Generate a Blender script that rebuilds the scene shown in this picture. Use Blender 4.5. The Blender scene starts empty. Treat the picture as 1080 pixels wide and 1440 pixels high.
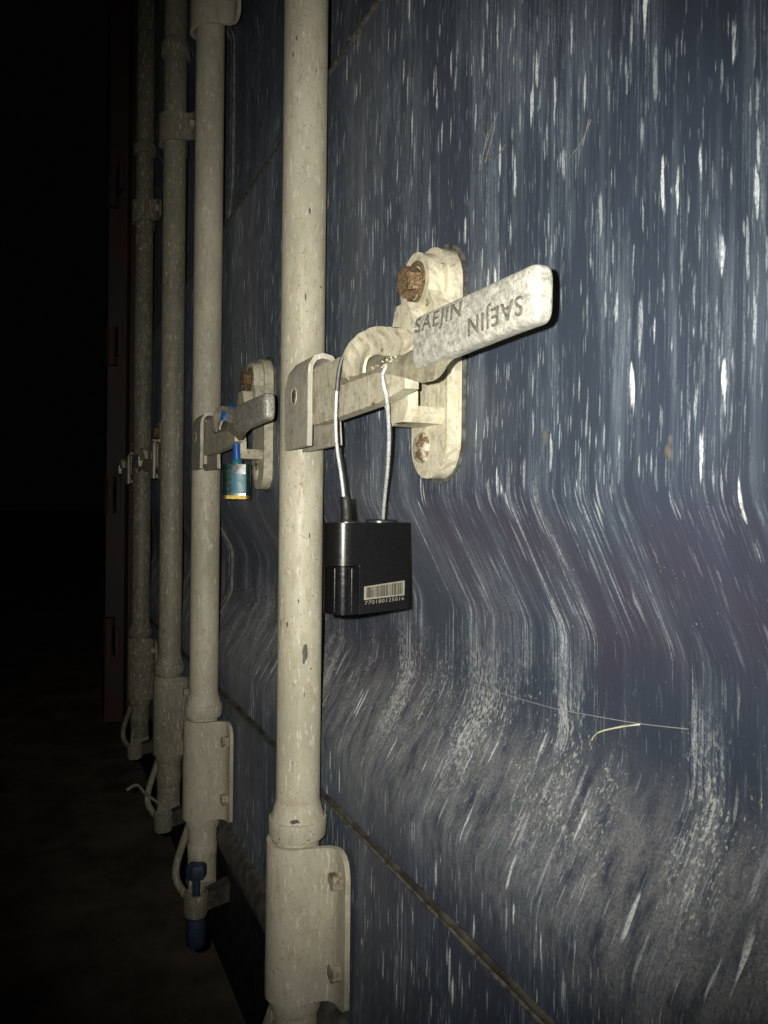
import bpy, bmesh, math, random
from mathutils import Vector, Matrix, noise

random.seed(7)
scene = bpy.context.scene
C = scene.collection
ZC = 1.6                      # height of the lens above the ground; heights h below are relative to it

# ------------------------------------------------------------------ camera
al, roll, pit = math.radians(24.4), math.radians(.66), math.radians(-.35)
F = Vector((math.sin(al)*math.cos(pit), math.cos(al)*math.cos(pit), math.sin(pit)))
R = Vector((math.cos(al), -math.sin(al), 0))
U = R.cross(F)
R, U = R*math.cos(roll)+U*math.sin(roll), U*math.cos(roll)-R*math.sin(roll)
cam = bpy.data.cameras.new('camera')
cam.sensor_fit = 'HORIZONTAL'; cam.sensor_width = 36; cam.lens = 36.0
cam.clip_start = .02; cam.clip_end = 500
co = bpy.data.objects.new('camera', cam); C.objects.link(co)
m = Matrix((R, U, -F)).transposed().to_4x4(); m.translation = Vector((0, 0, ZC))
co.matrix_world = m
scene.camera = co

# ------------------------------------------------------------------ night sky
world = bpy.data.worlds.new('World'); scene.world = world; world.use_nodes = True
wn = world.node_tree.nodes; wl = world.node_tree.links
bg = wn['Background']
bg.inputs['Color'].default_value = (.55, .6, .62, 1); bg.inputs['Strength'].default_value = .0012

# ------------------------------------------------------------------ the phone's flash, beside the lens
fl = bpy.data.lights.new('phone_flash', 'SPOT')
fl.energy = 30; fl.color = (1.0, .965, .875); fl.spot_size = math.radians(88); fl.spot_blend = 1.0
fl.shadow_soft_size = .0035
flo = bpy.data.objects.new('phone_flash', fl); C.objects.link(flo)
aim = (F + R*.06 + U*.03).normalized()
flo.matrix_world = Matrix.Translation(Vector((0, 0, ZC)) - R*.021 + U*.010) @ aim.to_track_quat('-Z', 'Y').to_matrix().to_4x4()

vs = scene.view_settings
vs.view_transform = 'Standard'; vs.look = 'None'; vs.gamma = 1; vs.exposure = 0.0; vs.use_curve_mapping = False
scene.cycles.max_bounces = 5
scene.cycles.use_denoising = True

# ================================================================== materials
class NT:
    def __init__(s, name):
        s.m = bpy.data.materials.new(name); s.m.use_nodes = True
        s.t = s.m.node_tree; s.n = s.t.nodes; s.l = s.t.links
        s.b = s.n['Principled BSDF']
        s.tc = s.n.new('ShaderNodeTexCoord').outputs['Object']
        x = s.n.new('ShaderNodeSeparateXYZ'); s.l.new(s.tc, x.inputs[0]); s.X, s.Y, s.Z = x.outputs
    def put(s, sock, v):
        if isinstance(v, bpy.types.NodeSocket): s.l.new(v, sock)
        elif isinstance(v, (tuple, list)) and len(v) == 3 and sock.type == 'RGBA': sock.default_value = (*v, 1)
        else: sock.default_value = v
    def math(s, op, a, b=0., c=0., clamp=False):
        n = s.n.new('ShaderNodeMath'); n.operation = op; n.use_clamp = clamp
        s.put(n.inputs[0], a); s.put(n.inputs[1], b); s.put(n.inputs[2], c); return n.outputs[0]
    def vec(s, x, y, z):
        n = s.n.new('ShaderNodeCombineXYZ'); s.put(n.inputs[0], x); s.put(n.inputs[1], y); s.put(n.inputs[2], z); return n.outputs[0]
    def noise(s, v, scale=1., detail=3., rough=.55, dist=0., col=False):
        n = s.n.new('ShaderNodeTexNoise'); s.put(n.inputs['Vector'], v); n.inputs['Scale'].default_value = scale
        n.inputs['Detail'].default_value = detail; n.inputs['Roughness'].default_value = rough; n.inputs['Distortion'].default_value = dist
        return n.outputs['Color' if col else 'Fac']
    def vor(s, v, scale=1., rnd=1.):
        n = s.n.new('ShaderNodeTexVoronoi'); s.put(n.inputs['Vector'], v); n.inputs['Scale'].default_value = scale
        n.inputs['Randomness'].default_value = rnd; return n.outputs['Distance'], n.outputs['Color']
    def rng(s, v, a, b, c=0., d=1., smooth=True):
        n = s.n.new('ShaderNodeMapRange'); n.interpolation_type = 'SMOOTHSTEP' if smooth else 'LINEAR'
        s.put(n.inputs[0], v)
        for i, q in enumerate((a, b, c, d)): s.put(n.inputs[i+1], q)
        return n.outputs[0]
    def mix(s, f, a, b):
        n = s.n.new('ShaderNodeMix'); n.data_type = 'RGBA'
        s.put(n.inputs[0], f); s.put(n.inputs[6], a); s.put(n.inputs[7], b); return n.outputs[2]
    def bump(s, h, strength, dist):
        n = s.n.new('ShaderNodeBump'); n.inputs['Strength'].default_value = strength; n.inputs['Distance'].default_value = dist
        s.put(n.inputs['Height'], h); s.l.new(n.outputs[0], s.b.inputs['Normal'])
    def out(s, col, rough, metal=0., spec=.5):
        s.put(s.b.inputs['Base Color'], col); s.put(s.b.inputs['Roughness'], rough); s.put(s.b.inputs['Metallic'], metal)
        s.b.inputs['Specular IOR Level'].default_value = spec
        return s.m

def mat_cream(name, base=(.555, .522, .405), dirt=.5, rust=0., smudge=0.):
    t = NT(name)
    v1 = t.vec(t.math('MULTIPLY', t.X, 1.), t.Y, t.math('MULTIPLY', t.Z, .35))
    big = t.noise(v1, 22, 4, .6); mid = t.noise(v1, 150, 3, .6); fine = t.noise(t.tc, 750, 3, .6)
    col = t.mix(t.rng(big, .35, .7), base, tuple(c*.74 for c in base))
    col = t.mix(t.math('MULTIPLY', t.rng(mid, .48, .68), .55), col, (.40, .35, .22))
    spk = t.rng(t.noise(t.vec(t.X, t.Y, t.math('MULTIPLY', t.Z, .6)), 520, 2, .55), .61, .67)
    gate = t.rng(t.noise(t.tc, 60, 2), .36, .62)
    col = t.mix(t.math('MULTIPLY', t.math('MULTIPLY', spk, gate), dirt), col, (.17, .14, .085))
    spk2 = t.rng(t.noise(t.tc, 1300, 1, .5), .64, .70)
    col = t.mix(t.math('MULTIPLY', spk2, dirt*.8), col, (.22, .19, .12))
    lite = t.rng(t.noise(t.vec(t.X, t.Y, t.math('MULTIPLY', t.Z, .22)), 330, 2, .5), .60, .70)
    col = t.mix(t.math('MULTIPLY', lite, .55), col, (.78, .74, .60))
    run = t.rng(t.noise(t.vec(t.X, t.Y, t.math('MULTIPLY', t.Z, .045)), 170, 4, .6), .585, .70)
    col = t.mix(t.math('MULTIPLY', t.math('MULTIPLY', run, t.rng(big, .35, .6)), .45), col, (.33, .285, .185))
    if smudge:
        sm = t.rng(t.noise(t.tc, 75, 5, .68, .6), .47, .66)
        col = t.mix(t.math('MULTIPLY', sm, smudge), col, (.25, .225, .165))
        sm = t.rng(t.noise(t.tc, 210, 4, .65, .4), .55, .66)
        col = t.mix(t.math('MULTIPLY', sm, smudge*.7), col, (.30, .26, .18))
    if rust:
        r = t.rng(t.noise(t.tc, 70, 5, .65), .66-.1*rust, .76-.1*rust)
        col = t.mix(r, col, t.mix(fine, (.075, .042, .018), (.17, .115, .06)))
    t.bump(t.math('ADD', t.math('MULTIPLY', fine, .5), t.math('ADD', mid, t.math('MULTIPLY', spk, -.6))), .35, .0006)
    t.b.inputs['Diffuse Roughness'].default_value = .05
    return t.out(col, t.rng(mid, .3, .7, .42, .62), 0, .4)

def mat_simple(name, col, rough=.5, metal=0., var=.25, scale=120., bump=.15, spec=.5):
    t = NT(name)
    n = t.noise(t.tc, scale, 4, .6)
    c = t.mix(t.rng(n, .3, .7), tuple(q*(1-var) for q in col), tuple(min(1, q*(1+var)) for q in col))
    if bump: t.bump(t.noise(t.tc, scale*4, 3, .6), bump, .0004)
    return t.out(c, t.rng(n, .3, .7, rough*.85, min(1, rough*1.15)), metal, spec)

def mat_panel():
    t = NT('weathered navy paint')
    h = t.math('SUBTRACT', t.Z, ZC)
    y = t.Y
    def st(sy, sz, det=2., rough=.5, off=0.):
        return t.noise(t.vec(t.math('MULTIPLY', y, sy), t.math('MULTIPLY_ADD', t.Z, sz, off), off), 1., det, rough)
    # where the chalking is dense
    dens = t.noise(t.vec(t.math('MULTIPLY', t.Y, 16.), t.math('MULTIPLY', t.Z, 5.), 3.1), 1., 3, .6)
    dn = t.rng(dens, .32, .68, -.09, .09)
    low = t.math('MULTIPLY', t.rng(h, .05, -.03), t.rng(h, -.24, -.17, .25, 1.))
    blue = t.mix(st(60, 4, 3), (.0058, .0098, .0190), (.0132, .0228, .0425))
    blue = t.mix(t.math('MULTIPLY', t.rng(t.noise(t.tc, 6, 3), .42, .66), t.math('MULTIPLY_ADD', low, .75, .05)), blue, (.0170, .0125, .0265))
    grain = t.rng(t.noise(t.vec(t.X, t.Y, t.math('MULTIPLY', t.Z, .5)), 900, 3, .7), .36, .58)
    grit = t.math('MULTIPLY_ADD', grain, .75, .25)
    patch = t.rng(t.noise(t.vec(t.X, t.Y, t.math('MULTIPLY', t.Z, .35)), 95, 4, .65), .36, .56, .3, 1.)
    # broad soft grey runs
    a = t.rng(t.math('ADD', st(110, 4, 4, .6), dn), .44, .74)
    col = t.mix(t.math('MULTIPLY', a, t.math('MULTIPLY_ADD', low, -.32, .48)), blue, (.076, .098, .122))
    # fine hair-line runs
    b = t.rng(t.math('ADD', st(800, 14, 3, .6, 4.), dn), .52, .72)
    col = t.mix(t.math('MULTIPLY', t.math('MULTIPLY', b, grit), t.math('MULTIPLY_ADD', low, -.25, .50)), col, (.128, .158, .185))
    # long drip lines, mostly over the folds and below
    c = t.rng(t.math('ADD', st(330, 2.2, 4, .66, 9.), t.math('MULTIPLY', dn, 1.3)), .57, .65)
    c2 = t.rng(st(520, 60, 3, .6, 2.), .35, .6)
    bun = t.rng(t.noise(t.vec(t.math('MULTIPLY', t.Y, 38.), t.math('MULTIPLY', t.Z, .8), 6.), 1., 2, .5), .46, .58)
    c = t.math('MULTIPLY', t.math('MULTIPLY', t.math('MULTIPLY', c, t.math('MULTIPLY', grit, patch)), t.math('MULTIPLY_ADD', c2, .75, .25)), t.math('MULTIPLY_ADD', bun, .85, .15))
    col = t.mix(t.math('MULTIPLY', c, t.math('MULTIPLY_ADD', low, .85, .05)), col, (.285, .31, .33))
    # short dashes where the paint has flaked to chalk
    def dash(sy, sz, thr, soft, off, gate):
        jit = t.noise(t.vec(t.math('MULTIPLY', t.Y, sy*1.6), t.math('MULTIPLY', t.Z, sz*2.2), off), 1., 2, col=True)
        ad = t.n.new('ShaderNodeVectorMath'); ad.operation = 'MULTIPLY_ADD'
        t.l.new(jit, ad.inputs[0]); ad.inputs[1].default_value = (.7, .8, 0)
        t.l.new(t.vec(t.math('MULTIPLY', y, sy), t.math('MULTIPLY', t.Z, sz), off), ad.inputs[2])
        d, cc = t.vor(ad.outputs[0])
        sp = t.n.new('ShaderNodeSeparateXYZ'); t.l.new(cc, sp.inputs[0])
        size = t.math('MULTIPLY', sp.outputs[0], thr)
        m_ = t.rng(t.math('SUBTRACT', d, size), 0., -soft)
        m_ = t.math('MULTIPLY', t.math('MULTIPLY', m_, t.math('MULTIPLY_ADD', grain, .55, .45)), t.math('MULTIPLY_ADD', sp.outputs[2], .65, .35))
        return t.math('MULTIPLY', m_, t.rng(t.math('ADD', sp.outputs[1], t.math('MULTIPLY', dn, 3.5)), gate, gate+.15))
    d1 = dash(215, 25, .42, .16, 1., .26)
    d2 = dash(400, 44, .46, .17, 5., .08)
    d4 = dash(640, 62, .46, .2, 3., .02)
    d3 = dash(135, 19, .31, .13, 8., .60)
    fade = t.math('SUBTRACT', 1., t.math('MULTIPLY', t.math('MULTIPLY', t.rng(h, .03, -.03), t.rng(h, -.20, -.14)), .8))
    # dust lying on the lower fold, which faces up
    nz_ = t.math('MULTIPLY', t.math('SUBTRACT', t.noise(t.vec(t.math('MULTIPLY', t.Y, 60), t.math('MULTIPLY', t.Z, 14), 5.), 1., 5, .7), .5), .045)
    hd = t.math('ADD', h, nz_)
    up = t.math('MULTIPLY', t.rng(hd, -.14, -.195), t.rng(hd, -.30, -.22))
    dz = t.math('MULTIPLY', t.rng(h, -.13, -.20), t.rng(h, -.31, -.24))
    dust = t.math('MULTIPLY', t.math('MAXIMUM', up, t.math('MULTIPLY', dz, .75)), t.rng(t.noise(t.vec(t.math('MULTIPLY', t.Y, 75), t.math('MULTIPLY', t.Z, 30), 0), 1., 6, .74), .30, .62))
    col = t.mix(t.math('MULTIPLY', t.math('MULTIPLY', dust, t.math('MULTIPLY_ADD', grain, .65, .35)), .72), col, (.155, .153, .146))
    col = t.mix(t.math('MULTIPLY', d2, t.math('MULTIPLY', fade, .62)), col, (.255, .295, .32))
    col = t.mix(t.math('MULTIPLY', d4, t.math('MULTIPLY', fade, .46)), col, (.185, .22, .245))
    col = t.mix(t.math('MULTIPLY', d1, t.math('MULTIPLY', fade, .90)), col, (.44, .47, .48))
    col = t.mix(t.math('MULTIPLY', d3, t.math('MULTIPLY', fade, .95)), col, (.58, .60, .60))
    crust = t.rng(t.math('ADD', t.noise(t.vec(t.X, t.Y, t.math('MULTIPLY', t.Z, .4)), 420, 5, .72), t.math('MULTIPLY', dn, 1.1)), .56, .68)
    crz = t.math('MULTIPLY', t.rng(hd, -.09, -.17), t.rng(hd, -.25, -.19))
    col = t.mix(t.math('MULTIPLY', t.math('MULTIPLY', crust, crz), .62), col, (.42, .42, .40))
    # pin-prick specks
    sp_ = t.rng(t.noise(t.vec(t.X, t.Y, t.math('MULTIPLY', t.Z, .6)), 520, 3, .6), .70, .75)
    col = t.mix(t.math('MULTIPLY', t.math('MULTIPLY', sp_, t.rng(h, .03, -.05)), .55), col, (.30, .31, .32))
    # two small rusty weeps
    for (yy, hh) in ((.288, .030), (.390, .046)):
        dx = t.math('MULTIPLY', t.math('SUBTRACT', t.Y, yy), 210.); dzz = t.math('MULTIPLY', t.math('SUBTRACT', h, hh), 95.)
        rr = t.math('ADD', t.math('ADD', t.math('MULTIPLY', dx, dx), t.math('MULTIPLY', dzz, dzz)), t.math('MULTIPLY', t.noise(t.tc, 260, 3), 1.4))
        col = t.mix(t.rng(rr, 1.25, .55, 0., .5), col, (.12, .10, .06))
    allm = t.math('ADD', t.math('ADD', d1, d2), t.math('ADD', d3, t.math('ADD', t.math('MULTIPLY', c, .5), dust)), clamp=True)
    t.bump(t.math('ADD', t.math('MULTIPLY', allm, .6), t.math('ADD', t.math('MULTIPLY', st(300, 18, 3, .6), .8), t.math('MULTIPLY', t.noise(t.tc, 600, 2), .3))), .5, .0006)
    t.b.inputs['Diffuse Roughness'].default_value = .7
    t.b.inputs['Specular Tint'].default_value = (.85, .93, 1., 1)
    t.b.inputs['IOR'].default_value = 1.56
    t.b.inputs['Sheen Weight'].default_value = .05; t.b.inputs['Sheen Roughness'].default_value = .6
    return t.out(col, t.rng(allm, 0., 1., .56, .70, False), 0, 1.0)

def mat_grip():
    t = NT('pitted galvanised steel')
    n = t.noise(t.tc, 260, 4, .65); f = t.noise(t.tc, 900, 3, .6); g = t.noise(t.tc, 50, 3, .6)
    col = t.mix(t.rng(n, .3, .7), (.27, .268, .23), (.56, .55, .48))
    col = t.mix(t.math('MULTIPLY', t.rng(f, .53, .66), .65), col, (.15, .145, .115))
    col = t.mix(t.math('MULTIPLY', t.rng(g, .52, .68), .5), col, (.28, .28, .25))
    t.bump(t.math('ADD', n, t.math('MULTIPLY', f, .6)), .45, .0008)
    t.b.inputs['Diffuse Roughness'].default_value = .1
    return t.out(col, t.rng(n, .3, .7, .32, .5), .18, .6)

def mat_rust():
    t = NT('flaking rust')
    n = t.noise(t.tc, 240, 5, .7); f = t.noise(t.tc, 800, 3, .6)
    col = t.mix(t.rng(n, .32, .68), (.065, .036, .015), (.21, .13, .06))
    col = t.mix(t.rng(f, .55, .66), col, (.40, .33, .21))
    t.bump(t.math('ADD', n, f), .9, .0015)
    return t.out(col, .85)

def mat_post():
    t = NT('rust-blotched red paint')
    n = t.noise(t.vec(t.X, t.Y, t.math('MULTIPLY', t.Z, .4)), 14, 5, .6); n2 = t.noise(t.tc, 5, 3)
    col = t.mix(t.rng(n, .40, .62), (.055, .018, .014), (.034, .031, .025))
    col = t.mix(t.rng(n2, .5, .65), col, (.03, .028, .024))
    t.bump(n, .4, .002)
    return t.out(col, .7)

M = dict(
    cream=mat_cream('cream paint, speckled', dirt=.6),
    cream_dirty_dim=mat_cream('cream paint, grimy', (.29, .275, .21), .7, .3),  # base colour darkened for the flash's falloff on far bars, plus speckle and rust
    cream_far_dim=mat_cream('cream paint, dull with road film', (.20, .19, .145), .75, .4),  # darkest cream: fading of the flash at the last bar, put into the colour
    cream_hw=mat_cream('cream paint on castings', (.64, .60, .45), .45, .28, .65),
    bolt_paint=mat_cream('grimy painted bolt', (.42, .39, .30), .7, 1.25, .4),
    rust_paint=mat_cream('cream paint over rust', (.50, .46, .36), .6, 1.9),
    lug=mat_cream('scuffed lug paint', (.50, .47, .39), .4, .1, .5),
    bare=mat_simple('dark bare chip', (.10, .095, .08), .7, 0, .4, 300),
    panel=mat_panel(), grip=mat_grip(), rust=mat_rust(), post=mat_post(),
    letter=mat_simple('painted shade of lettering', (.12, .115, .09), .7, 0, .45, 700),  # dark colour stands in for the shading of the raised letters
    seam=mat_simple('dirty weld bead', (.06, .056, .045), .85, 0, .6, 45, .9),
    seal=mat_simple('pale sealant', (.085, .082, .068), .8, 0, .6, 120, .6),
    rail=mat_simple('dark rail paint', (.020, .022, .024), .6, 0, .4, 50, .4),
    lip=mat_simple('chalky grey rubber', (.15, .155, .155), .8, 0, .45, 90, .5),
    gasket=mat_simple('grey door gasket', (.11, .11, .095), .75, 0, .4, 60, .4),
    black=mat_simple('satin black plastic', (.007, .0075, .0075), .30, 0, .1, 400, .05),
    gloss=mat_simple('glossy black plastic', (.005, .005, .006), .2, 0, .1, 400, 0),
    rubber=mat_simple('black rubber boot', (.008, .008, .008), .6, 0, .2, 300),
    capm=mat_simple('grey lock collar', (.05, .05, .052), .32, .5, .2, 300),
    wire=mat_simple('galvanised wire rope', (.62, .63, .64), .38, .3, .25, 500, .1),
    sheath=mat_simple('dark wire sheath', (.10, .10, .10), .45, .2, .3, 300),
    label=mat_simple('cream barcode label', (.27, .26, .21), .6, 0, .12, 300, 0),
    ink=mat_simple('brown black ink', (.035, .03, .022), .6, 0, .1, 300, 0),
    white=mat_simple('grey print', (.22, .21, .18), .6, 0, .1, 300, 0),
    blue=mat_simple('blue plastic', (.015, .10, .40), .35, 0, .15, 200, .1),
    bluedark=mat_simple('faded blue plastic', (.028, .048, .085), .55, 0, .2, 200, .1),
    teal=mat_simple('teal padlock label', (.02, .16, .22), .4, 0, .12, 200, .05),
    green=mat_simple('dark green lock jacket', (.010, .030, .026), .16, 0, .2, 200, 0),
    brass=mat_simple('polished brass', (.32, .23, .05), .5, .6, .1, 200, .1),
    bolt=mat_simple('zinc bolt', (.45, .45, .43), .3, .8, .2, 200, .2),
    straw=mat_simple('dry straw', (.50, .48, .31), .7, 0, .25, 300),
    web=mat_simple('cobweb thread', (.26, .26, .25), .6, 0, .1, 300, 0),
    scratch=mat_simple('bare scratch', (.12, .118, .115), .6, 0, .3, 300, 0),
    ground=mat_simple('dark wet yard', (.33, .285, .21), .85, 0, .4, 5, .4),
)

# ================================================================== mesh helpers
def obj(name, bm, mat, parent=None, ang=38, smooth=True):
    bmesh.ops.recalc_face_normals(bm, faces=bm.faces)
    me = bpy.data.meshes.new(name); bm.to_mesh(me); bm.free()
    if smooth:
        for p in me.polygons: p.use_smooth = True
        me.set_sharp_from_angle(angle=math.radians(ang))
    me.materials.append(M[mat])
    o = bpy.data.objects.new(name, me); C.objects.link(o)
    if parent is not None:
        o.parent = parent; o.matrix_parent_inverse = base(parent).inverted()
    return o
def base(o):
    mm = Matrix.Translation(o.location)
    return mm            # parts sit at the world origin with their vertices in place; only roots are moved
def empty(name, loc, label, cat):
    o = bpy.data.objects.new(name, None); C.objects.link(o); o.location = loc; o.empty_display_size = .05
    o['label'] = label; o['category'] = cat; return o
def bev(bm, w, seg=2, ang=35):
    es = [e for e in bm.edges if len(e.link_faces) == 2 and e.calc_face_angle(0) > math.radians(ang)]
    bmesh.ops.bevel(bm, geom=es, offset=w, segments=seg, affect='EDGES', profile=.6, clamp_overlap=True)
    return bm
def grid(bm, rows, closed_u=False, closed_v=False):
    vs_ = [[bm.verts.new(p) for p in r] for r in rows]
    n, k = len(vs_), len(vs_[0])
    for i in range(n if closed_v else n-1):
        for j in range(k if closed_u else k-1):
            a, b = vs_[i], vs_[(i+1) % n]
            try: bm.faces.new((a[j], a[(j+1) % k], b[(j+1) % k], b[j]))
            except ValueError: pass
    return vs_
def lathe(prof, cx, cy, seg=40, cap=True, bm=None):
    bm = bm or bmesh.new()
    rows = [[(cx+r*math.cos(2*math.pi*k/seg), cy+r*math.sin(2*math.pi*k/seg), z) for k in range(seg)] for r, z in prof]
    v = grid(bm, rows, closed_u=True)
    if cap: bm.faces.new(v[0]); bm.faces.new(v[-1])
    return bm
def prism(poly, w0, w1, fn, bm=None):
    """polygon in (u, v) between w0 and w1, placed with fn(u, v, w)"""
    bm = bm or bmesh.new()
    a = [bm.verts.new(fn(u, v, w0)) for u, v in poly]; b = [bm.verts.new(fn(u, v, w1)) for u, v in poly]
    bm.faces.new(a); bm.faces.new(b)
    n = len(poly)
    for i in range(n): bm.faces.new((a[i], a[(i+1) % n], b[(i+1) % n], b[i]))
    return bm
def sheet(path, th, w0, w1, fn):
    """bent plate: polyline (u, v) of thickness th, each point running from w0 to w1"""
    n = len(path); W0 = w0 if isinstance(w0, list) else [w0]*n; W1 = w1 if isinstance(w1, list) else [w1]*n
    P = [Vector(p) for p in path]; rows = []
    for i in range(n):
        d = (P[min(i+1, n-1)]-P[max(i-1, 0)]).normalized(); nn = Vector((-d.y, d.x))*th/2
        o, q = P[i]+nn, P[i]-nn
        rows.append([fn(o.x, o.y, W0[i]), fn(o.x, o.y, W1[i]), fn(q.x, q.y, W1[i]), fn(q.x, q.y, W0[i])])
    bm = bmesh.new(); v = grid(bm, rows, closed_u=True); bm.faces.new(v[0]); bm.faces.new(v[-1])
    return bm
def spline(pts, n):
    P = [Vector(p) for p in pts]; P = [2*P[0]-P[1]]+P+[2*P[-1]-P[-2]]; out = []
    for i in range(1, len(P)-2):
        for k in range(n):
            t = k/n; a, b, c, d = P[i-1:i+3]
            out.append(.5*((2*b)+(c-a)*t+(2*a-5*b+4*c-d)*t*t+(3*b-a-3*c+d)*t**3))
    out.append(P[-2]); return out
def tube(pts, r, seg=10, n=12, strands=0, pitch=.006, bm=None, rf=None):
    bm = bm or bmesh.new(); S = spline(pts, n); rows = []; L = 0; up = None
    for i, p in enumerate(S):
        d = (S[min(i+1, len(S)-1)]-S[max(i-1, 0)]).normalized()
        if up is None: up = d.orthogonal().normalized()
        up = (up-d*up.dot(d)).normalized(); sd = d.cross(up)
        if i: L += (p-S[i-1]).length
        rr = r*(rf(i/(len(S)-1)) if rf else 1); row = []
        for k in range(seg):
            ph = 2*math.pi*k/seg
            q = rr*(1+.14*math.cos(strands*ph+2*math.pi*L/pitch)) if strands else rr
            row.append(p+(up*math.cos(ph)+sd*math.sin(ph))*q)
        rows.append(row)
    v = grid(bm, rows, closed_u=True); bm.faces.new(v[0]); bm.faces.new(v[-1]); return bm
def arc(cx, cy, r, a0, a1, n):
    return [(cx+r*math.cos(math.radians(a0+(a1-a0)*k/n)), cy+r*math.sin(math.radians(a0+(a1-a0)*k/n))) for k in range(n+1)]
def rough(bm, amp, sc):
    for v in bm.verts:
        v.co += Vector(noise.noise_vector(v.co*sc))*amp
    return bm
def text_mesh(s, fn, depth=.0004, off=0.):
    """letters as solid meshes; fn(u, v, w) places them, u and v from 0 to 1 over the line"""
    def raw(o_):
        cu = bpy.data.curves.new('t', 'FONT'); cu.body = s; cu.size = 1; cu.extrude = .01; cu.resolution_u = 3; cu.offset = o_; cu.space_character = 1.12
        o = bpy.data.objects.new('t', cu); C.objects.link(o)
        dg = bpy.context.evaluated_depsgraph_get(); me = bpy.data.meshes.new_from_object(o.evaluated_get(dg))
        bpy.data.objects.remove(o); bpy.data.curves.remove(cu); return me
    me = raw(0); xs = [v.co.x for v in me.vertices]; ys = [v.co.y for v in me.vertices]; bpy.data.meshes.remove(me)
    x0, x1, y0, y1 = min(xs), max(xs), min(ys), max(ys)
    me = raw(off); bm = bmesh.new(); bm.from_mesh(me); bpy.data.meshes.remove(me)
    for v in bm.verts: v.co = Vector(fn((v.co.x-x0)/(x1-x0), (v.co.y-y0)/(y1-y0), depth if v.co.z > 0 else -depth))
    return bm

# ================================================================== setting
bm = bmesh.new(); grid(bm, [[(-150, -150, .36), (150, -150, .36)], [(-150, 150, .36), (150, 150, .36)]])
g = obj('ground', bm, 'ground', smooth=False); g['kind'] = 'structure'

# ================================================================== the container's door end
XW = .285                                                     # plane of the door's outer face
BOX_Y0, BOX_Y1 = -.45, 2.55
cont = empty('shipping_container', (XW+.1, 1.2, ZC-.76), 'navy blue shipping container end with cream locking bars and streaked doors', 'container')

def profile():
    """(x, h) down the face: flat, fold in, recess, fold out, flat"""
    key = [(XW, 1.62), (XW, .94), (XW+.042, .86), (XW+.042, .60), (XW+.034, .515), (XW+.004, .472), (XW, .466), (XW, .008), (XW+.048, -.082), (XW+.048, -.158), (XW, -.245), (XW, -.306)]
    pts = []
    for i, p in enumerate(key):
        p = Vector(p)
        if 0 < i < len(key)-1:
            a, b = Vector(key[i-1]), Vector(key[i+1]); ra = min(.010, (a-p).length*.45); rb = min(.010, (b-p).length*.45)
            s, e = p+(a-p).normalized()*ra, p+(b-p).normalized()*rb
            for k in range(7):
                t = k/6; pts.append((1-t)**2*s+2*t*(1-t)*p+t*t*e)
        else: pts.append(p)
    out = [pts[0]]
    for p in pts[1:]:                                         # resample long flats
        d = p-out[-1]; n = max(1, int(d.length/.03))
        st = out[-1].copy()
        for k in range(1, n+1): out.append(st+d*k/n)
    return out
PROF = profile()
def panel(y0, y1):
    bm = bmesh.new(); n = int((y1-y0)/.02); rows = []
    for p in PROF:
        row = []
        for k in range(n+1):
            y = y0+(y1-y0)*k/n
            d = noise.noise(Vector((y*5, p.y*5, 2.)))*.0016+noise.noise(Vector((y*16, p.y*13, 7.)))*.0006
            row.append((p.x+d, y, ZC+p.y))
        rows.append(row)
    grid(bm, rows); return bm
def xface(h):
    for a, b in zip(PROF[:-1], PROF[1:]):
        if b.y <= h <= a.y: return a.x+(b.x-a.x)*(a.y-h)/max(1e-9, a.y-b.y)
    return XW

for (y0, y1) in ((BOX_Y0, 1.412), (1.428, BOX_Y1)):
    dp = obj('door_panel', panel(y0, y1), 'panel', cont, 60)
    # bead of dirty weld along the bottom of the pressed sheet
    n = int((y1-y0)/.012)
    P = [(XW-.0005+.0006*noise.noise(Vector((k*.7, 3, 1))), y0+(y1-y0)*k/n, ZC-.3085+.0008*noise.noise(Vector((k*.35, 0, 5)))) for k in range(n+1)]
    obj('weld_seam', rough(tube(P, .0027, 8, 1), .0005, 45), 'seam', dp)
    P = [(XW+.0005, y0+(y1-y0)*k/n, ZC-.3155+.0009*noise.noise(Vector((k*.5, 8, 5)))) for k in range(n+1)]
    obj('seam_sealant', rough(tube(P, .0019, 6, 1), .0007, 320), 'seal', dp)
    # soft bead of sealant along the upper fold
    P = [(XW+.0015, y0+(y1-y0)*k/n, ZC+.4695+.001*noise.noise(Vector((k*.4, 4, 2)))) for k in range(n+1)]
    obj('seam_sealant', rough(tube(P, .0032, 8, 1), .0008, 180), 'seal', dp)
    # the flat strip below the seam
    bm = bmesh.new(); rows = []
    for h in [-.316-.02*k for k in range(11)]:
        rows.append([(XW+.003+.0009*noise.noise(Vector((y0+(y1-y0)*k/60*7, h*7, 0))), y0+(y1-y0)*k/60, ZC+h) for k in range(61)])
    grid(bm, rows); obj('bottom_strip', bm, 'panel', dp, 60)
    W3 = lambda u, v, w: (u, w, ZC+v)
    obj('door_gasket', bev(prism([(XW-.010, -.555), (XW-.014, -.535), (XW-.004, -.514), (XW+.03, -.514), (XW+.03, -.555)], y0, y1, W3), .003), 'gasket', dp)
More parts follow.
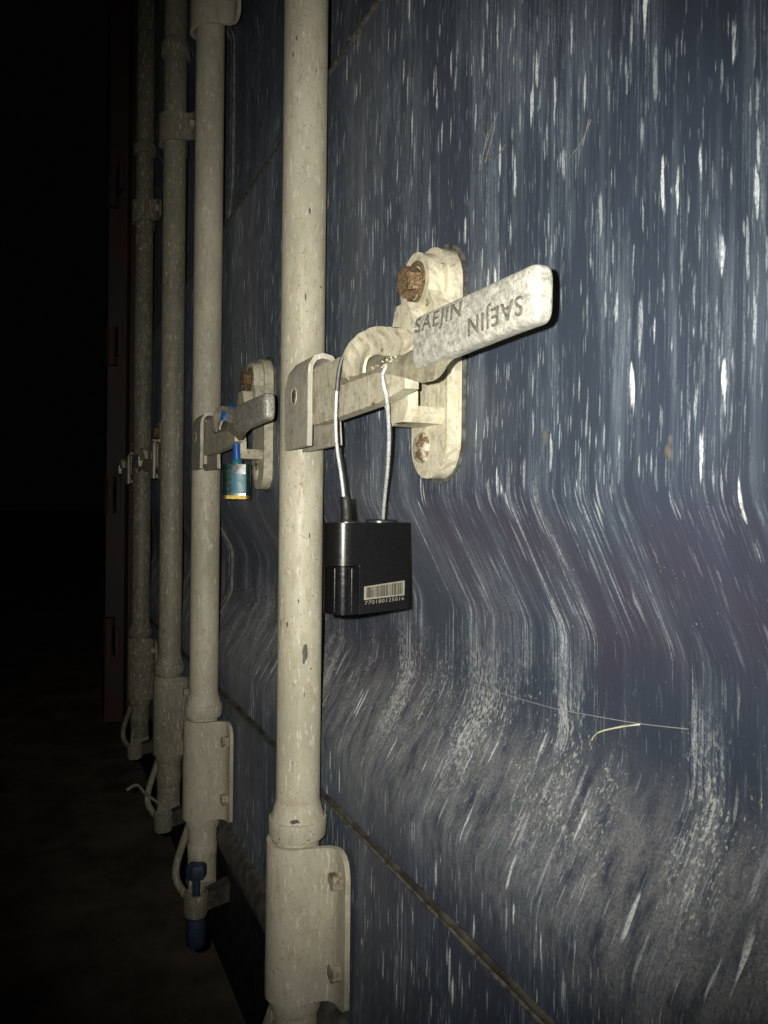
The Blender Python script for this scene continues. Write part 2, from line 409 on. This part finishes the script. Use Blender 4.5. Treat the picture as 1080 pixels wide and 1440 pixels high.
# rubber lips closing the gap between the two doors, following the pressed profile
for (ya, yb, nm) in ((1.4040, 1.4175, 'edge_gasket'), (1.4225, 1.4360, 'edge_gasket')):
    bm = bmesh.new(); rows = []
    for p in PROF:
        j = .0012*noise.noise(Vector((p.y*30, ya*50, 0)))
        rows.append([(p.x+.02, ya, ZC+p.y), (p.x-.0035+j, ya+.001, ZC+p.y), (p.x-.0048+j, (ya+yb)/2, ZC+p.y), (p.x-.0035+j, yb-.001, ZC+p.y), (p.x+.02, yb, ZC+p.y)])
    grid(bm, rows); obj(nm, bm, 'lip', cont, 50)
bm = bmesh.new(); prism([(XW+.002, -.76), (XW+.002, -.565), (XW+.12, -.565), (XW+.12, -.76)], BOX_Y0, BOX_Y1, lambda u, v, w: (u, w, ZC+v), bm)
sill = obj('bottom_sill', bev(bm, .004), 'rail', cont)
bm = bmesh.new(); prism([(XW+.06, -.74), (XW+.06, 1.62), (2.4, 1.62), (2.4, -.74)], BOX_Y0+.01, BOX_Y1-.01, lambda u, v, w: (u, w, ZC+v), bm)
obj('container_body', bm, 'rail', cont, smooth=False)
# far corner post, standing proud of the doors
bm = prism([(.206, 2.60), (.206, 2.72), (.24, 2.76), (2.4, 2.76), (2.4, 2.56), (.27, 2.56), (.262, 2.60)], ZC-.70, ZC+1.62, lambda u, v, w: (u, v, w))
cp = obj('corner_post', rough(bev(bm, .006), .002, 12), 'post', cont)
cp['label'] = 'rust blotched reddish corner post beyond the farthest locking bar'
for hh in (-.42, .03, .50, 1.0):
    bm = prism(arc(.215, 0, .018, 0, 360, 20)[:-1], ZC+hh-.06, ZC+hh+.06, lambda u, v, w: (u, 2.575+v, w))
    hb = obj('hinge', bev(bm, .003), 'post', cont)
    obj('hinge_leaf', bev(prism([(2.44, hh-.05), (2.575, hh-.03), (2.575, hh+.03), (2.44, hh+.05)], .222, .232, lambda u, v, w: (w, u, ZC+v)), .003), 'post', hb)

# scratches in the paint above the handle
def scratch(pts, r=.00035):
    P = [(XW-.0003, .759-a, ZC+c) for a, c in pts]
    o = obj('scratch', tube(P, r, 5, 6), 'scratch', right_panel); return o
right_panel = [o for o in cont.children if o.name == 'door_panel'][0]
scratch([(.283, .247), (.296, .247), (.309, .240), (.322, .244)]); scratch([(.296, .242), (.304, .255), (.309, .268)])
scratch([(.292, .266), (.300, .252), (.307, .249)]); scratch([(.291, .243), (.299, .262), (.303, .259)])
scratch([(.295, .252), (.303, .262), (.312, .27)], .0003)
scratch([(.390, .207), (.401, .212), (.409, .221)]); scratch([(.402, .209), (.407, .222)], .0003)

# ------------------------------------------------------------------ locking bars
XR, RR = .250, .0226
def hexbolt(px, a_, h_, yr, sg, r, t, mat, parent, rotk=.3, ro=.0008):
    poly = [(r*math.cos(math.radians(60*k)+rotk), r*math.sin(math.radians(60*k)+rotk)) for k in range(6)]
    bm = prism(poly, px-t, px+.002, lambda u, v, w: (w, yr-sg*(a_+u), ZC+h_+v))
    bmesh.ops.subdivide_edges(bev(bm, r*.12, 2), edges=bm.edges, cuts=1)
    return obj('bolt', rough(bm, ro, 220), mat, parent, 50)
def rivet(px, a_, h_, yr, sg, r, t, mat, parent):
    bm = bmesh.new(); rows = []
    for k in range(6):
        q = k/5; rr_ = r*math.cos(q*math.pi/2*.93); w = px-t*math.sin(q*math.pi/2)
        rows.append([(w, yr-sg*(a_+rr_*math.cos(j*math.pi/8)), ZC+h_+rr_*math.sin(j*math.pi/8)) for j in range(16)])
    v = grid(bm, rows, closed_u=True); bm.faces.new(v[-1])
    return obj('bolt', rough(bm, .0007, 260), mat, parent, 60)

def guide(yr, sg, z0, z1, mat='cream', worn=False):
    r = .0292; xf = XW-.0045
    right = [(.066, xf), (.0645, xf), (.061, xf), (.055, xf), (.048, xf), (.041, xf-.001), (.034, xf-.007)]
    left = [(-u, v) for u, v in reversed(right)]
    sl = [(.0305, xf-.018)]+[(r*math.cos(math.radians(q)), XR-r*math.sin(math.radians(q))) for q in range(-5, 190, 13)]+[(-.0305, xf-.018)]
    path = right+sl+left
    n = len(path); hz = z1-z0
    W0 = [z0]*n; W1 = [z1]*n
    drop = (.021, .0135, .0070, .0025, .0006)
    for k, d in enumerate(drop):
        W1[k] -= d; W0[k] += d*.35; W1[-1-k] -= d; W0[-1-k] += d*.35
    for k in range(7, n-7):                                   # the sleeve's lower lip hangs a little lower in front
        W0[k] -= .004*math.sin(math.pi*(k-7)/(n-15))
    bm = sheet(path, .0055, W0, W1, lambda u, v, w: (v, yr-sg*u, ZC+w))
    bev(bm, .0012, 2, 50)
    o = obj('bar_guide', rough(bm, .0006, 60), mat, cont, 42)
    short = z1-z0 < .1
    for hh in ((z0+z1)/2,) if short else (z1-.028, z0+.036):
        for s in (1, -1):
            hexbolt(xf-.003, s*.050, hh, yr, sg, .0092, .009, 'bolt_paint', o, random.random(), .0010)
    for hh in () if short else (z1-.024, z0+.022):                             # dark slots punched in the sleeve's edge
        for k_ in (1, -1):
            c_ = Vector((XR, yr, 0))-Vector((math.cos(al), -math.sin(al), 0))*k_*.0312
            bmx = bmesh.new(); bmesh.ops.create_cube(bmx, size=1, matrix=Matrix.Translation((c_.x, c_.y, ZC+hh)) @ Matrix.Rotation(-al, 4, 'Z') @ Matrix.Diagonal((.0035, .012, .0125, 1)))
            if k_ == 1: obj('slot', bev(bmx, .001), 'rubber', o)
            else: bmx.free()
    return o

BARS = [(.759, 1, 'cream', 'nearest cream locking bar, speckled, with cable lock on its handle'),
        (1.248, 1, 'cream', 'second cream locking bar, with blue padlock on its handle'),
        (1.592, -1, 'cream_dirty_dim', 'third cream locking bar, dim, behind the padlocked one'),
        (2.068, -1, 'cream_far_dim', 'farthest locking bar, almost lost in the dark')]
def locking_bar(i, yr, sg, mt, label):
    A = lambda a, x, c: (x, yr-sg*a, ZC+c)
    rs = []
    zz = -.60
    while zz < 1.5: rs.append((RR*(1+.006*noise.noise(Vector((zz*9, yr, 0)))), ZC+zz)); zz += .05
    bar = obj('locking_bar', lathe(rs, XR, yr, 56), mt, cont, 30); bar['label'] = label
    zb, zt = -.514, -.350
    obj('collar', rough(lathe([(RR, ZC-.302), (.0238, ZC-.307), (.0270, ZC-.3185), (.0276, ZC-.3202), (.0295, ZC-.3206), (.0299, ZC-.3235), (.0297, ZC-.337), (.0284, ZC-.3395), (RR, ZC-.3395)], XR, yr, 48, False), .0004, 90), mt, bar)
    obj('collar', rough(lathe([(RR, ZC-.492), (.0265, ZC-.492), (.0272, ZC-.498), (.0270, ZC-.512), (.0252, ZC-.518), (RR, ZC-.519)], XR, yr, 48, False), .0004, 90), mt, bar)
    guide(yr, sg, -.498, -.343, mt)
    if i: guide(yr, sg, .726 if i > 1 else .760, .778 if i > 1 else .835, mt)
    obj('collar', lathe([(RR, ZC+.90), (.029, ZC+.902), (.030, ZC+.92), (RR, ZC+.935)], XR, yr, 36, False), mt, bar)
    # cam at the foot of the bar
    foot = lathe([(.0195, ZC-.60), (.0195, ZC-.572), (.0235, ZC-.566), (.0235, ZC-.545), (.020, ZC-.54)], XR, yr, 32)
    obj('bar_foot', foot, mt, bar)
    poly = [(.018, -.585), (.020, -.605), (.010, -.630), (-.016, -.634), (-.024, -.61), (-.020, -.585)]
    obj('cam', bev(prism(poly, yr-.014, yr+.014, lambda u, v, w: (XR+u, w, ZC+v)), .004), 'cream_dirty_dim', bar)
    # hub: a plate bent over the handle's root, welded to the bar
    hubp = [(.2215, .054), (.2215, .075), (.2215, .100), (.2215, .118), (.2222, .126), (.2260, .1325), (.2320, .1345), (.2385, .1325), (.2420, .126), (.2430, .118), (.2430, .085), (.2430, .054)]
    w0 = [.043, .043, .043, .044, .048, .058, .066, .066, .060, .050, .030, .030]
    w1 = [.108, .109, .109, .109, .109, .110, .112, .116, .118, .120, .122, .128]
    hub = sheet(hubp, .0046, w0, w1, lambda u, v, w: A(w, u, v))
    obj('handle_hub', rough(bev(hub, .0012, 2, 40), .0005, 90), 'lug', bar, 40)
    obj('hub_weld', rough(bev(prism([(.010, .064), (.010, .120), (.050, .118), (.050, .064)], .2285, .246, lambda u, v, w: A(u, w, v)), .003), .0008, 120), mt, bar)
    rim = lathe([(.0088, -.0005), (.0086, .0007), (.0076, .0007), (.0070, -.0006)], 0, 0, 24, False)
    for v in rim.verts: v.co = Vector(A(.069+v.co.x, .2192-v.co.z, .103+v.co.y))
    obj('pin_rim', rim, 'lug', bar)
    pin = lathe([(.0071, -.0006), (.0071, .0001), (.0058, .0001), (.0050, .0008), (.0015, .0009)], 0, 0, 24)
    for v in pin.verts: v.co = Vector(A(.069+v.co.x, .2192-v.co.z, .103+v.co.y))
    obj('pin', pin, 'bare', bar)
    # flat bar of the handle
    poly = [(.050, .078), (.050, .120), (.075, .1235), (.176, .1240), (.188, .120), (.199, .104), (.290, .0985), (.290, .081), (.25, .0765), (.150, .0735), (.108, .0735)]
    obj('handle_bar', rough(bev(prism(poly, .2275, .2375, lambda u, v, w: A(u, w, v)), .0014), .0005, 70), 'cream_hw', bar)
    # slanted flap folded over it, ending in a tongue
    rows_f = []
    for k in range(26):
        a = .165+(.349-.165)*k/25; e = max(0, (a-.335)/.014); e2 = max(0, (.178-a)/.013)
        lo = .0985-.019*max(0, min(1, (a-.24)/.08))**1.3+.004*e*e+.006*e2*e2; hi = .116-.014*max(0, min(1, (a-.27)/.06))-.010*e*e-.004*e2
        rows_f.append([A(a, .2255+.006*q*q+.002*q, lo+(hi-lo)*q) for q in (0, .2, .4, .6, .8, 1)])
    bm = bmesh.new(); grid(bm, rows_f)
    bmesh.ops.solidify(bm, geom=bm.faces[:], thickness=.003)
    obj('handle_flap', rough(bm, .0006, 90), 'cream_hw', bar, 45)
    # hood over the seal hole: a saddle of bent sheet
    L_ = spline([(.188, .2215, .1020), (.195, .2190, .1150), (.206, .2178, .1240), (.224, .2180, .1285), (.250, .2190, .1290), (.275, .2200, .1250), (.297, .2205, .1190), (.322, .2215, .1145)], 6)
    I_ = spline([(.2325, .2205, .1000), (.2335, .2205, .1060), (.2350, .2220, .1110), (.2400, .2240, .1125), (.256, .2255, .1090), (.275, .2255, .1050), (.296, .2240, .1045), (.318, .2230, .1085)], 6)
    rows_h = []
    for k, (p, q) in enumerate(zip(L_, I_)):
        row = []
        for j in range(9):
            t = j/8; e = p.lerp(q, t)
            row.append(A(e.x, e.y+.0030*math.sin(math.pi*t)-.0012*math.sin(math.pi*min(1, t*2.5)), e.z))
        bk = [A(p.x-.001, p.y+.006, p.z+.0005), A(p.x, p.y+.016, p.z-.004)]
        rows_h.append(bk[::-1]+row)
    bm = bmesh.new(); grid(bm, rows_h); bmesh.ops.recalc_face_normals(bm, faces=bm.faces)
    bmesh.ops.solidify(bm, geom=bm.faces[:], thickness=.0022)
    obj('seal_hood', rough(bm, .0008, 110), 'cream_hw', bar, 60)
    if i == 0:                                                # crumbs of old paint under the hood
        bm = bmesh.new()
        for k in range(26):
            p = Vector(A(.236+.052*random.random(), .2228+.004*random.random(), .1005+.004*random.random()))
            bmesh.ops.create_icosphere(bm, subdivisions=1, radius=.0004+.0006*random.random(), matrix=Matrix.Translation(p))
        po = obj('paint_flakes', rough(bm, .0006, 900), 'cream_hw', bar); po['kind'] = 'stuff'
    # grip
    rows_g = []
    N = 44
    for k in range(N+1):
        q = k/N; a = .3135+(.4460-.3135)*q
        if k > N-10: a = .4460-.009*(1-math.sin((k-(N-10))/10*math.pi/2)); 
        sc = 1 if k <= N-10 else max(.02, math.cos((k-(N-10))/10*math.pi/2))**.55
        hh = (.0168-.0024*q)*(.55+.45*sc if k > N-10 else 1); th = .0070*sc; cc = .1068+.0006*q; row = []
        if k > N-10: hh = (.0168-.0024*q)*max(.02, (1-((k-(N-10))/10)**3.2))**.5
        for j in range(36):
            t = 2*math.pi*j/36; cs, sn = math.cos(t), math.sin(t); e = .5
            row.append(A(a, .2284-th*math.copysign(abs(cs)**e, cs), cc+hh*math.copysign(abs(sn)**e, sn)))
        rows_g.append(row)
    bm = bmesh.new(); v = grid(bm, rows_g, closed_u=True); bm.faces.new(v[0]); bm.faces.new(v[-1])
    bmesh.ops.bevel(bm, geom=[e for e in bm.edges if all(w in v[0] for w in e.verts)], offset=.0012, segments=2, affect='EDGES')
    obj('handle_grip', rough(bm, .00015, 70), 'grip', bar, 40)
    if i == 0:
        def gx(a, c):                                         # the grip's outer surface at (a, c)
            q = (a-.3135)/(.4460-.3135); hh_ = .0168-.0024*q
            sn_ = min(.97, abs(c-.1068-.0006*q)/hh_)**(1/.5)
            return .2284-.0070*math.sqrt(1-sn_*sn_)**.5-.0001
        def put(a, c, w): return A(a, gx(a, c)-w, c)
        for off, mt_, dp_ in ((.004, 'letter', .0007),):
            obj('lettering', text_mesh('SAEJIN', lambda u, v, w: put(.3172+.058*u, .1090-.0018*u+.0120*v, w), dp_, off), mt_, bar, smooth=False)
            obj('lettering', text_mesh('SAEJIN', lambda u, v, w: put(.4365-.053*u, .1105-.0008*u-.0130*v, w), dp_, off), mt_, bar, smooth=False)
    # retainer bolted to the door
    return bar

def retainer(i, yr, sg):
    A = lambda a, x, c: (x, yr-sg*a, ZC+c)
    def slot(c0, c1, w, a0, n=12):
        return [(a0+u, v) for u, v in arc(0, c1-w, w, 0, 180, n)]+[(a0+u, v) for u, v in arc(0, c0+w, w, 180, 360, n)]
    ac = .242
    base_bm = prism(slot(.022, .196, .0290, ac), .2705, XW+.001, lambda u, v, w: A(u, w, v))
    bev(base_bm, .0035, 3, 50)
    o = obj('handle_retainer', rough(base_bm, .0006, 60), 'cream_hw', cont, 40)
    # bed of old sealant round the casting
    obj('sealant_bed', rough(bev(prism(slot(.0185, .2005, .0325, ac-.002, 20), XW-.0022, XW+.001, lambda u, v, w: A(u, w, v)), .0012, 2, 50), .0012, 90), 'seal', o, 40)
    # raised boss round the upper bolt running down into the arm
    boss = [(ac-.0005+u, v) for u, v in arc(0, .1665, .0245, -20, 200, 14)]
    poly = boss+[(ac-.026, .148), (ac-.020, .126), (ac-.006, .108), (ac+.026, .106), (ac+.034, .125), (ac+.030, .148)]
    obj('boss', rough(bev(prism(poly, .2575, .2712, lambda u, v, w: A(u, w, v)), .003, 3, 40), .0008, 70), 'cream_hw', o, 40)
    arm = [(ac-.004, .150), (ac+.014, .150), (ac+.030, .128), (ac+.034, .108), (ac-.002, .108), (ac-.014, .130)]
    obj('arm', rough(bev(prism(arm, .2445, .2590, lambda u, v, w: A(u, w, v)), .003, 2, 40), .0008, 70), 'cream_hw', o, 40)
    # cradle that the handle rests in: web and outer lip
    obj('cradle', rough(bev(prism([(ac-.014, .0615), (ac+.020, .0615), (ac+.026, .068), (ac+.022, .0735), (ac-.010, .0735), (ac-.018, .068)], .2445, .2715, lambda u, v, w: A(u, w, v)), .0035, 3, 30), .0006, 70), 'cream_hw', o, 40)
    lip = [(ac-.004, .101), (ac-.012, .090), (ac-.012, .076), (ac-.006, .0665), (ac+.004, .0615), (ac+.020, .0615), (ac+.028, .070), (ac+.028, .082), (ac+.022, .094), (ac+.016, .101)]
    obj('cradle_lip', rough(bev(prism(lip, .2395, .2475, lambda u, v, w: A(u, w, v)), .0034, 4, 30), .0006, 70), 'cream_hw', o, 40)
    hexbolt(.2575, ac+.002, .168, yr, sg, .0118, .011, 'rust', o, .35, .0013)
    ring = lathe([(.0160, 0), (.0160, .0012), (.013, .002), (.012, 0)], 0, 0, 28, False)
    for v in ring.verts: v.co = Vector(A(ac+.002+v.co.x, .2580-v.co.z, .168+v.co.y))
    obj('washer', rough(ring, .0006, 200), 'rust', o)
    rivet(.2708, ac-.010, .046, yr, sg, .0125, .005, 'rust_paint', o)
    return o

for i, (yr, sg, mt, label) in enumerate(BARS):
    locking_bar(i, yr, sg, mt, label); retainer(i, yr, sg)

# chips in the nearest bar's paint
bar1 = [o for o in cont.children if o.name == 'locking_bar'][0]
def chip(ang_px, h, w, hh, r):
    """ragged dark flake lying on the round of the bar; ang from the bar's axis"""
    bm = bmesh.new(); c = bm.verts.new((XR+r*math.cos(ang_px), .759+r*math.sin(ang_px), ZC+h)); ring = []
    for k in range(14):
        t = 2*math.pi*k/14; q = .65+.6*random.random(); an = ang_px+w/r*math.cos(t)*q
        ring.append(bm.verts.new((XR+r*math.cos(an), .759+r*math.sin(an), ZC+h+hh*math.sin(t)*q)))
    for k in range(14): bm.faces.new((c, ring[k], ring[(k+1) % 14]))
    return obj('paint_chip', bm, 'bare', bar1)
vd = math.atan2(-.759, -.25)                                  # direction from the bar towards the lens
chip(vd+.25, -.147, .0036, .012, RR+.00035)
chip(vd-.12, -.3165, .0062, .0022, .0272)
chip(vd+.10, .21, .0009, .004, RR+.0003)
chip(vd+.4, -.03, .0008, .003, RR+.0003)
crn = random.Random(5)
for _ in range(11):
    chip(vd+crn.uniform(-1., 1.), crn.uniform(-.29, .5), crn.uniform(.0004, .0012), crn.uniform(.0008, .0035), RR+.0003)
for _ in range(5):
    chip(vd+crn.uniform(-.9, .9), crn.uniform(-.335, -.325), crn.uniform(.0005, .0014), crn.uniform(.0006, .0014), .0301)

# ================================================================== cable lock on the nearest handle
cl = empty('cable_lock', (.245, .59, ZC-.083), 'black box-shaped cable lock with barcode hanging on wire from handle', 'lock')
yaw = math.radians(20.9); E1 = Vector((math.cos(yaw), math.sin(yaw), 0)); E2 = Vector((-math.sin(yaw), math.cos(yaw), 0))
CO = Vector((.2125, .5445, 0))
K = lambda u, d, h: CO+E1*u+E2*d+Vector((0, 0, ZC+h))
def rrect(u0, u1, d0, d1, r, n=8):
    rr_ = r if isinstance(r, tuple) else (r,)*4
    return (arc(u0+rr_[0], d0+rr_[0], rr_[0], 180, 270, n)+arc(u1-rr_[1], d0+rr_[1], rr_[1], 270, 360, n)+
            arc(u1-rr_[2], d1-rr_[2], rr_[2], 0, 90, n)+arc(u0+rr_[3], d1-rr_[3], rr_[3], 90, 180, n))
def kbox(poly, h0, h1, b=.0012):
    return bev(prism(poly, h0, h1, lambda u, v, w: K(u, v, w)), b, 3, 50)
up_ = rrect(0, .0785, 0, .029, (.0120, .0048, .0048, .0120))
case = obj('lock_case', kbox(up_, -.0455, -.0125), 'black', cl, 30)
obj('lock_case_lower', kbox([(u*1.0, v) for u, v in rrect(.0185, .0785, .0002, .029, (.001, .0048, .0048, .001))], -.0835, -.0450), 'black', cl, 30)
# glossy ribbed end cover below
cover = rrect(.0006, .0200, .0004, .0286, (.0115, .0008, .0008, .0115))
obj('end_cover', kbox(cover, -.0832, -.0462, .0010), 'gloss', cl, 30)
for (u, d) in [(.0121+.0117*math.cos(math.radians(q)), .0119+.0117*math.sin(math.radians(q))) for q in (194, 262)]:
    obj('cover_rib', tube([K(u, d, -.081), K(u, d, -.065), K(u, d, -.0475)], .0008, 8, 5), 'gloss', cl)
# grey collar and boot on top
cap = lathe([(.0125, 0), (.0125, .0014), (.0110, .0024), (.004, .0026)], 0, 0, 36)
for v in cap.verts: v.co = K(.056+v.co.x*1.1, .0148+v.co.y, -.0124+v.co.z)
obj('top_collar', cap, 'capm', cl)
cap = lathe([(.011, 0), (.011, .0008), (.0100, .0014), (.004, .0014)], 0, 0, 36)
for v in cap.verts: v.co = K(.0175+v.co.x, .0148+v.co.y, -.0124+v.co.z)
obj('top_collar', cap, 'capm', cl)
c1 = K(.0175, .0148, -.012); c2 = K(.0585, .0148, -.011)
boot = tube([c1+Vector((0, 0, -.001)), c1+Vector((0, 0, .006)), c1+Vector((-.0008, .001, .020))], .0046, 16, 6, rf=lambda q: 1.12 if q < .25 else .96)
obj('cable_boot', boot, 'rubber', cl)
wire = [tuple(c1+Vector((-.0008, .001, .010))), (.2205, .5688, ZC+.0241), (.2185, .5737, ZC+.0469), (.2175, .575, ZC+.0696), (.2178, .5742, ZC+.0922), (.2190, .5725, ZC+.1085), (.2215, .5680, ZC+.1215),
        (.2270, .5610, ZC+.1275), (.2330, .5520, ZC+.1265), (.2350, .5350, ZC+.120), (.2340, .5130, ZC+.114), (.2290, .5000, ZC+.104), (.2228, .4960, ZC+.0945), (.2225, .4935, ZC+.0860), (.2255, .4950, ZC+.0777),
        (.2320, .5056, ZC+.0636), (.2380, .5173, ZC+.0493), (.2450, .5344, ZC+.0291), (.2540, .5589, ZC+.0077), tuple(c2)]
obj('wire_rope', tube(wire, .00135, 15, 26, strands=5, pitch=.0085), 'wire', cl, 80)
# sleeve of dark shrink over the wire where it bends
obj('wire_sleeve', tube([wire[4], wire[5], wire[6], wire[7], wire[8]], .00165, 12, 8), 'sheath', cl)
# barcode sticker
xf = lambda u, h, d=0: K(u, -.0003-d, h)
bm = bmesh.new()
prism([(.0232, -.0727), (.0694, -.0722), (.0694, -.0600), (.0232, -.0622)], 0, .00015, lambda u, v, w: xf(u, v, w), bm)
lab = obj('barcode_label', bm, 'label', cl, smooth=False)
bm = bmesh.new(); u = .0258; rnd = random.Random(12)
while u < .0662:
    wdt = rnd.choice((.00035, .00035, .0006, .0010)); q = (u-.0232)/.0462
    prism([(u, -.0712), (u+wdt, -.0712), (u+wdt, -.0632+.002*q), (u, -.0632+.002*q)], .00018, .0003, lambda a, b, c: xf(a, b, c), bm)
    u += wdt+rnd.choice((.00035, .0005, .0008))
bc = obj('barcode_print', bm, 'ink', lab, smooth=False); bc['kind'] = 'stuff'
obj('serial_number', text_mesh('770180125016', lambda u, v, w: xf(.0242+.0446*u, -.0765+.0030*v+.0004*u, .0001+w), .0001), 'white', lab, smooth=False)

# ================================================================== blue padlock on the second handle
pl = empty('padlock', (.236, .981, ZC+.009), 'dark green padlock with blue shackle and brass base on second handle', 'padlock')
Q = lambda u, d, h: Vector((.236, .981, ZC))+Vector((math.cos(.30), -math.sin(.30), 0))*u+Vector((math.sin(.30), math.cos(.30), 0))*d+Vector((0, 0, h))
def qbox(poly, h0, h1, b): return bev(prism(poly, h0, h1, lambda u, v, w: Q(u, v, w)), b, 3, 50)
obj('lock_body', qbox(rrect(-.0175, .0175, -.010, .010, .0060), .0130, .0530, .0015), 'green', pl, 30)
obj('brass_base', qbox(rrect(-.0170, .0170, -.0095, .0095, .0057), .0085, .0135, .0012), 'brass', pl, 30)
obj('lock_label', qbox(rrect(-.0060, .0125, -.0105, -.0098, .0002, 2), .0155, .0405, .0001), 'teal', pl, 30)
nk = lathe([(.0070, 0), (.0070, .005), (.0062, .0065), (.0055, 0)], 0, 0, 20)
for v in nk.verts: v.co = Q(v.co.x, v.co.y, .0525+v.co.z)
obj('shackle_collar', nk, 'teal', pl)
sh = [(.236, .981, ZC+.053), (.2352, .982, ZC+.078), (.2345, .983, ZC+.104), (.2335, .985, ZC+.118), (.2315, .990, ZC+.1255), (.2285, .997, ZC+.1265), (.2255, 1.003, ZC+.121), (.2245, 1.006, ZC+.112)]
obj('shackle', tube(sh, .0050, 14, 10), 'blue', pl)

# ================================================================== blue bolt seal at the foot of the second bar
bs = empty('bolt_seal', (XR, 1.248, ZC-.728), 'blue plastic bolt seal through the cam foot of second bar', 'seal')
def vlathe(prof, y, x, seg, mat, name, parent, dx=0): return obj(name, lathe([(r, ZC+z) for r, z in prof], x, y, seg), mat, parent)
vlathe([(.006, -.588), (.0155, -.588), (.0165, -.584), (.0165, -.571), (.014, -.567), (.006, -.566)], 1.222, .236, 6, 'bluedark', 'seal_head', bs)
vlathe([(.0062, -.660), (.0062, -.588)], 1.222, .236, 16, 'bluedark', 'seal_pin', bs)
vlathe([(.013, -.696), (.0150, -.693), (.0152, -.660), (.0135, -.653), (.0075, -.650)], 1.222, .236, 24, 'bluedark', 'seal_barrel', bs)
# keeper castings and loop on the sill
for (yr, sg, mt, _) in BARS:
    kx, ky = XR-.014, yr-.026
    kp = obj('cam_keeper', rough(lathe([(.0065, ZC-.648), (.0165, ZC-.647), (.0185, ZC-.640), (.0195, ZC-.612), (.0165, ZC-.611), (.0150, ZC-.632), (.0065, ZC-.634)], kx, ky, 28, False), .0012, 70), 'cream_dirty_dim', cont)
    obj('keeper_web', rough(bev(prism([(kx+.012, -.640), (XW+.004, -.632), (XW+.004, -.600), (kx+.016, -.612)], ky-.010, ky+.012, lambda u, v, w: (u, w, ZC+v)), .003), .0015, 90), 'seam', kp)
    obj('keeper_loop', tube([(.235, yr+.005, ZC-.50), (.222, yr+.012, ZC-.545), (.212, yr+.014, ZC-.580), (.211, yr+.008, ZC-.602), (.220, yr-.008, ZC-.618), (.228, yr-.02, ZC-.625)], .0062, 12, 8), mt if mt == 'cream_far_dim' else 'cream_dirty_dim', kp)

# ================================================================== small loose things
s = obj('straw', tube([(xface(-.150)-.002, .398, ZC-.1500), (xface(-.146)-.004, .393, ZC-.1455), (xface(-.14)-.006, .384, ZC-.1400), (xface(-.135)-.004, .369, ZC-.1335), (xface(-.13)-.002, .355, ZC-.1285)], .00055, 8, 6), 'straw')
s['label'] = 'short dry straw stuck in the recess of the blue door'; s['category'] = 'straw'
wb = [(.555, -.1460), (.50, -.1435), (.44, -.1395), (.40, -.1345), (.357, -.1285), (.318, -.1215)]
s = obj('cobweb_thread', tube([(xface(c)-.0012, y, ZC+c) for y, c in wb], .00026, 5, 6), 'web')
s['label'] = 'thin pale cobweb thread running slantwise behind the dry straw'; s['category'] = 'cobweb'
s = obj('wire_scrap', tube([(.165, 1.56, ZC-.555), (.185, 1.565, ZC-.550), (.205, 1.575, ZC-.575), (.232, 1.585, ZC-.600), (.250, 1.592, ZC-.615)], .0028, 8, 8), 'cream_dirty_dim')
s['label'] = 'curled end of thin wire at the foot of the third bar'; s['category'] = 'wire'
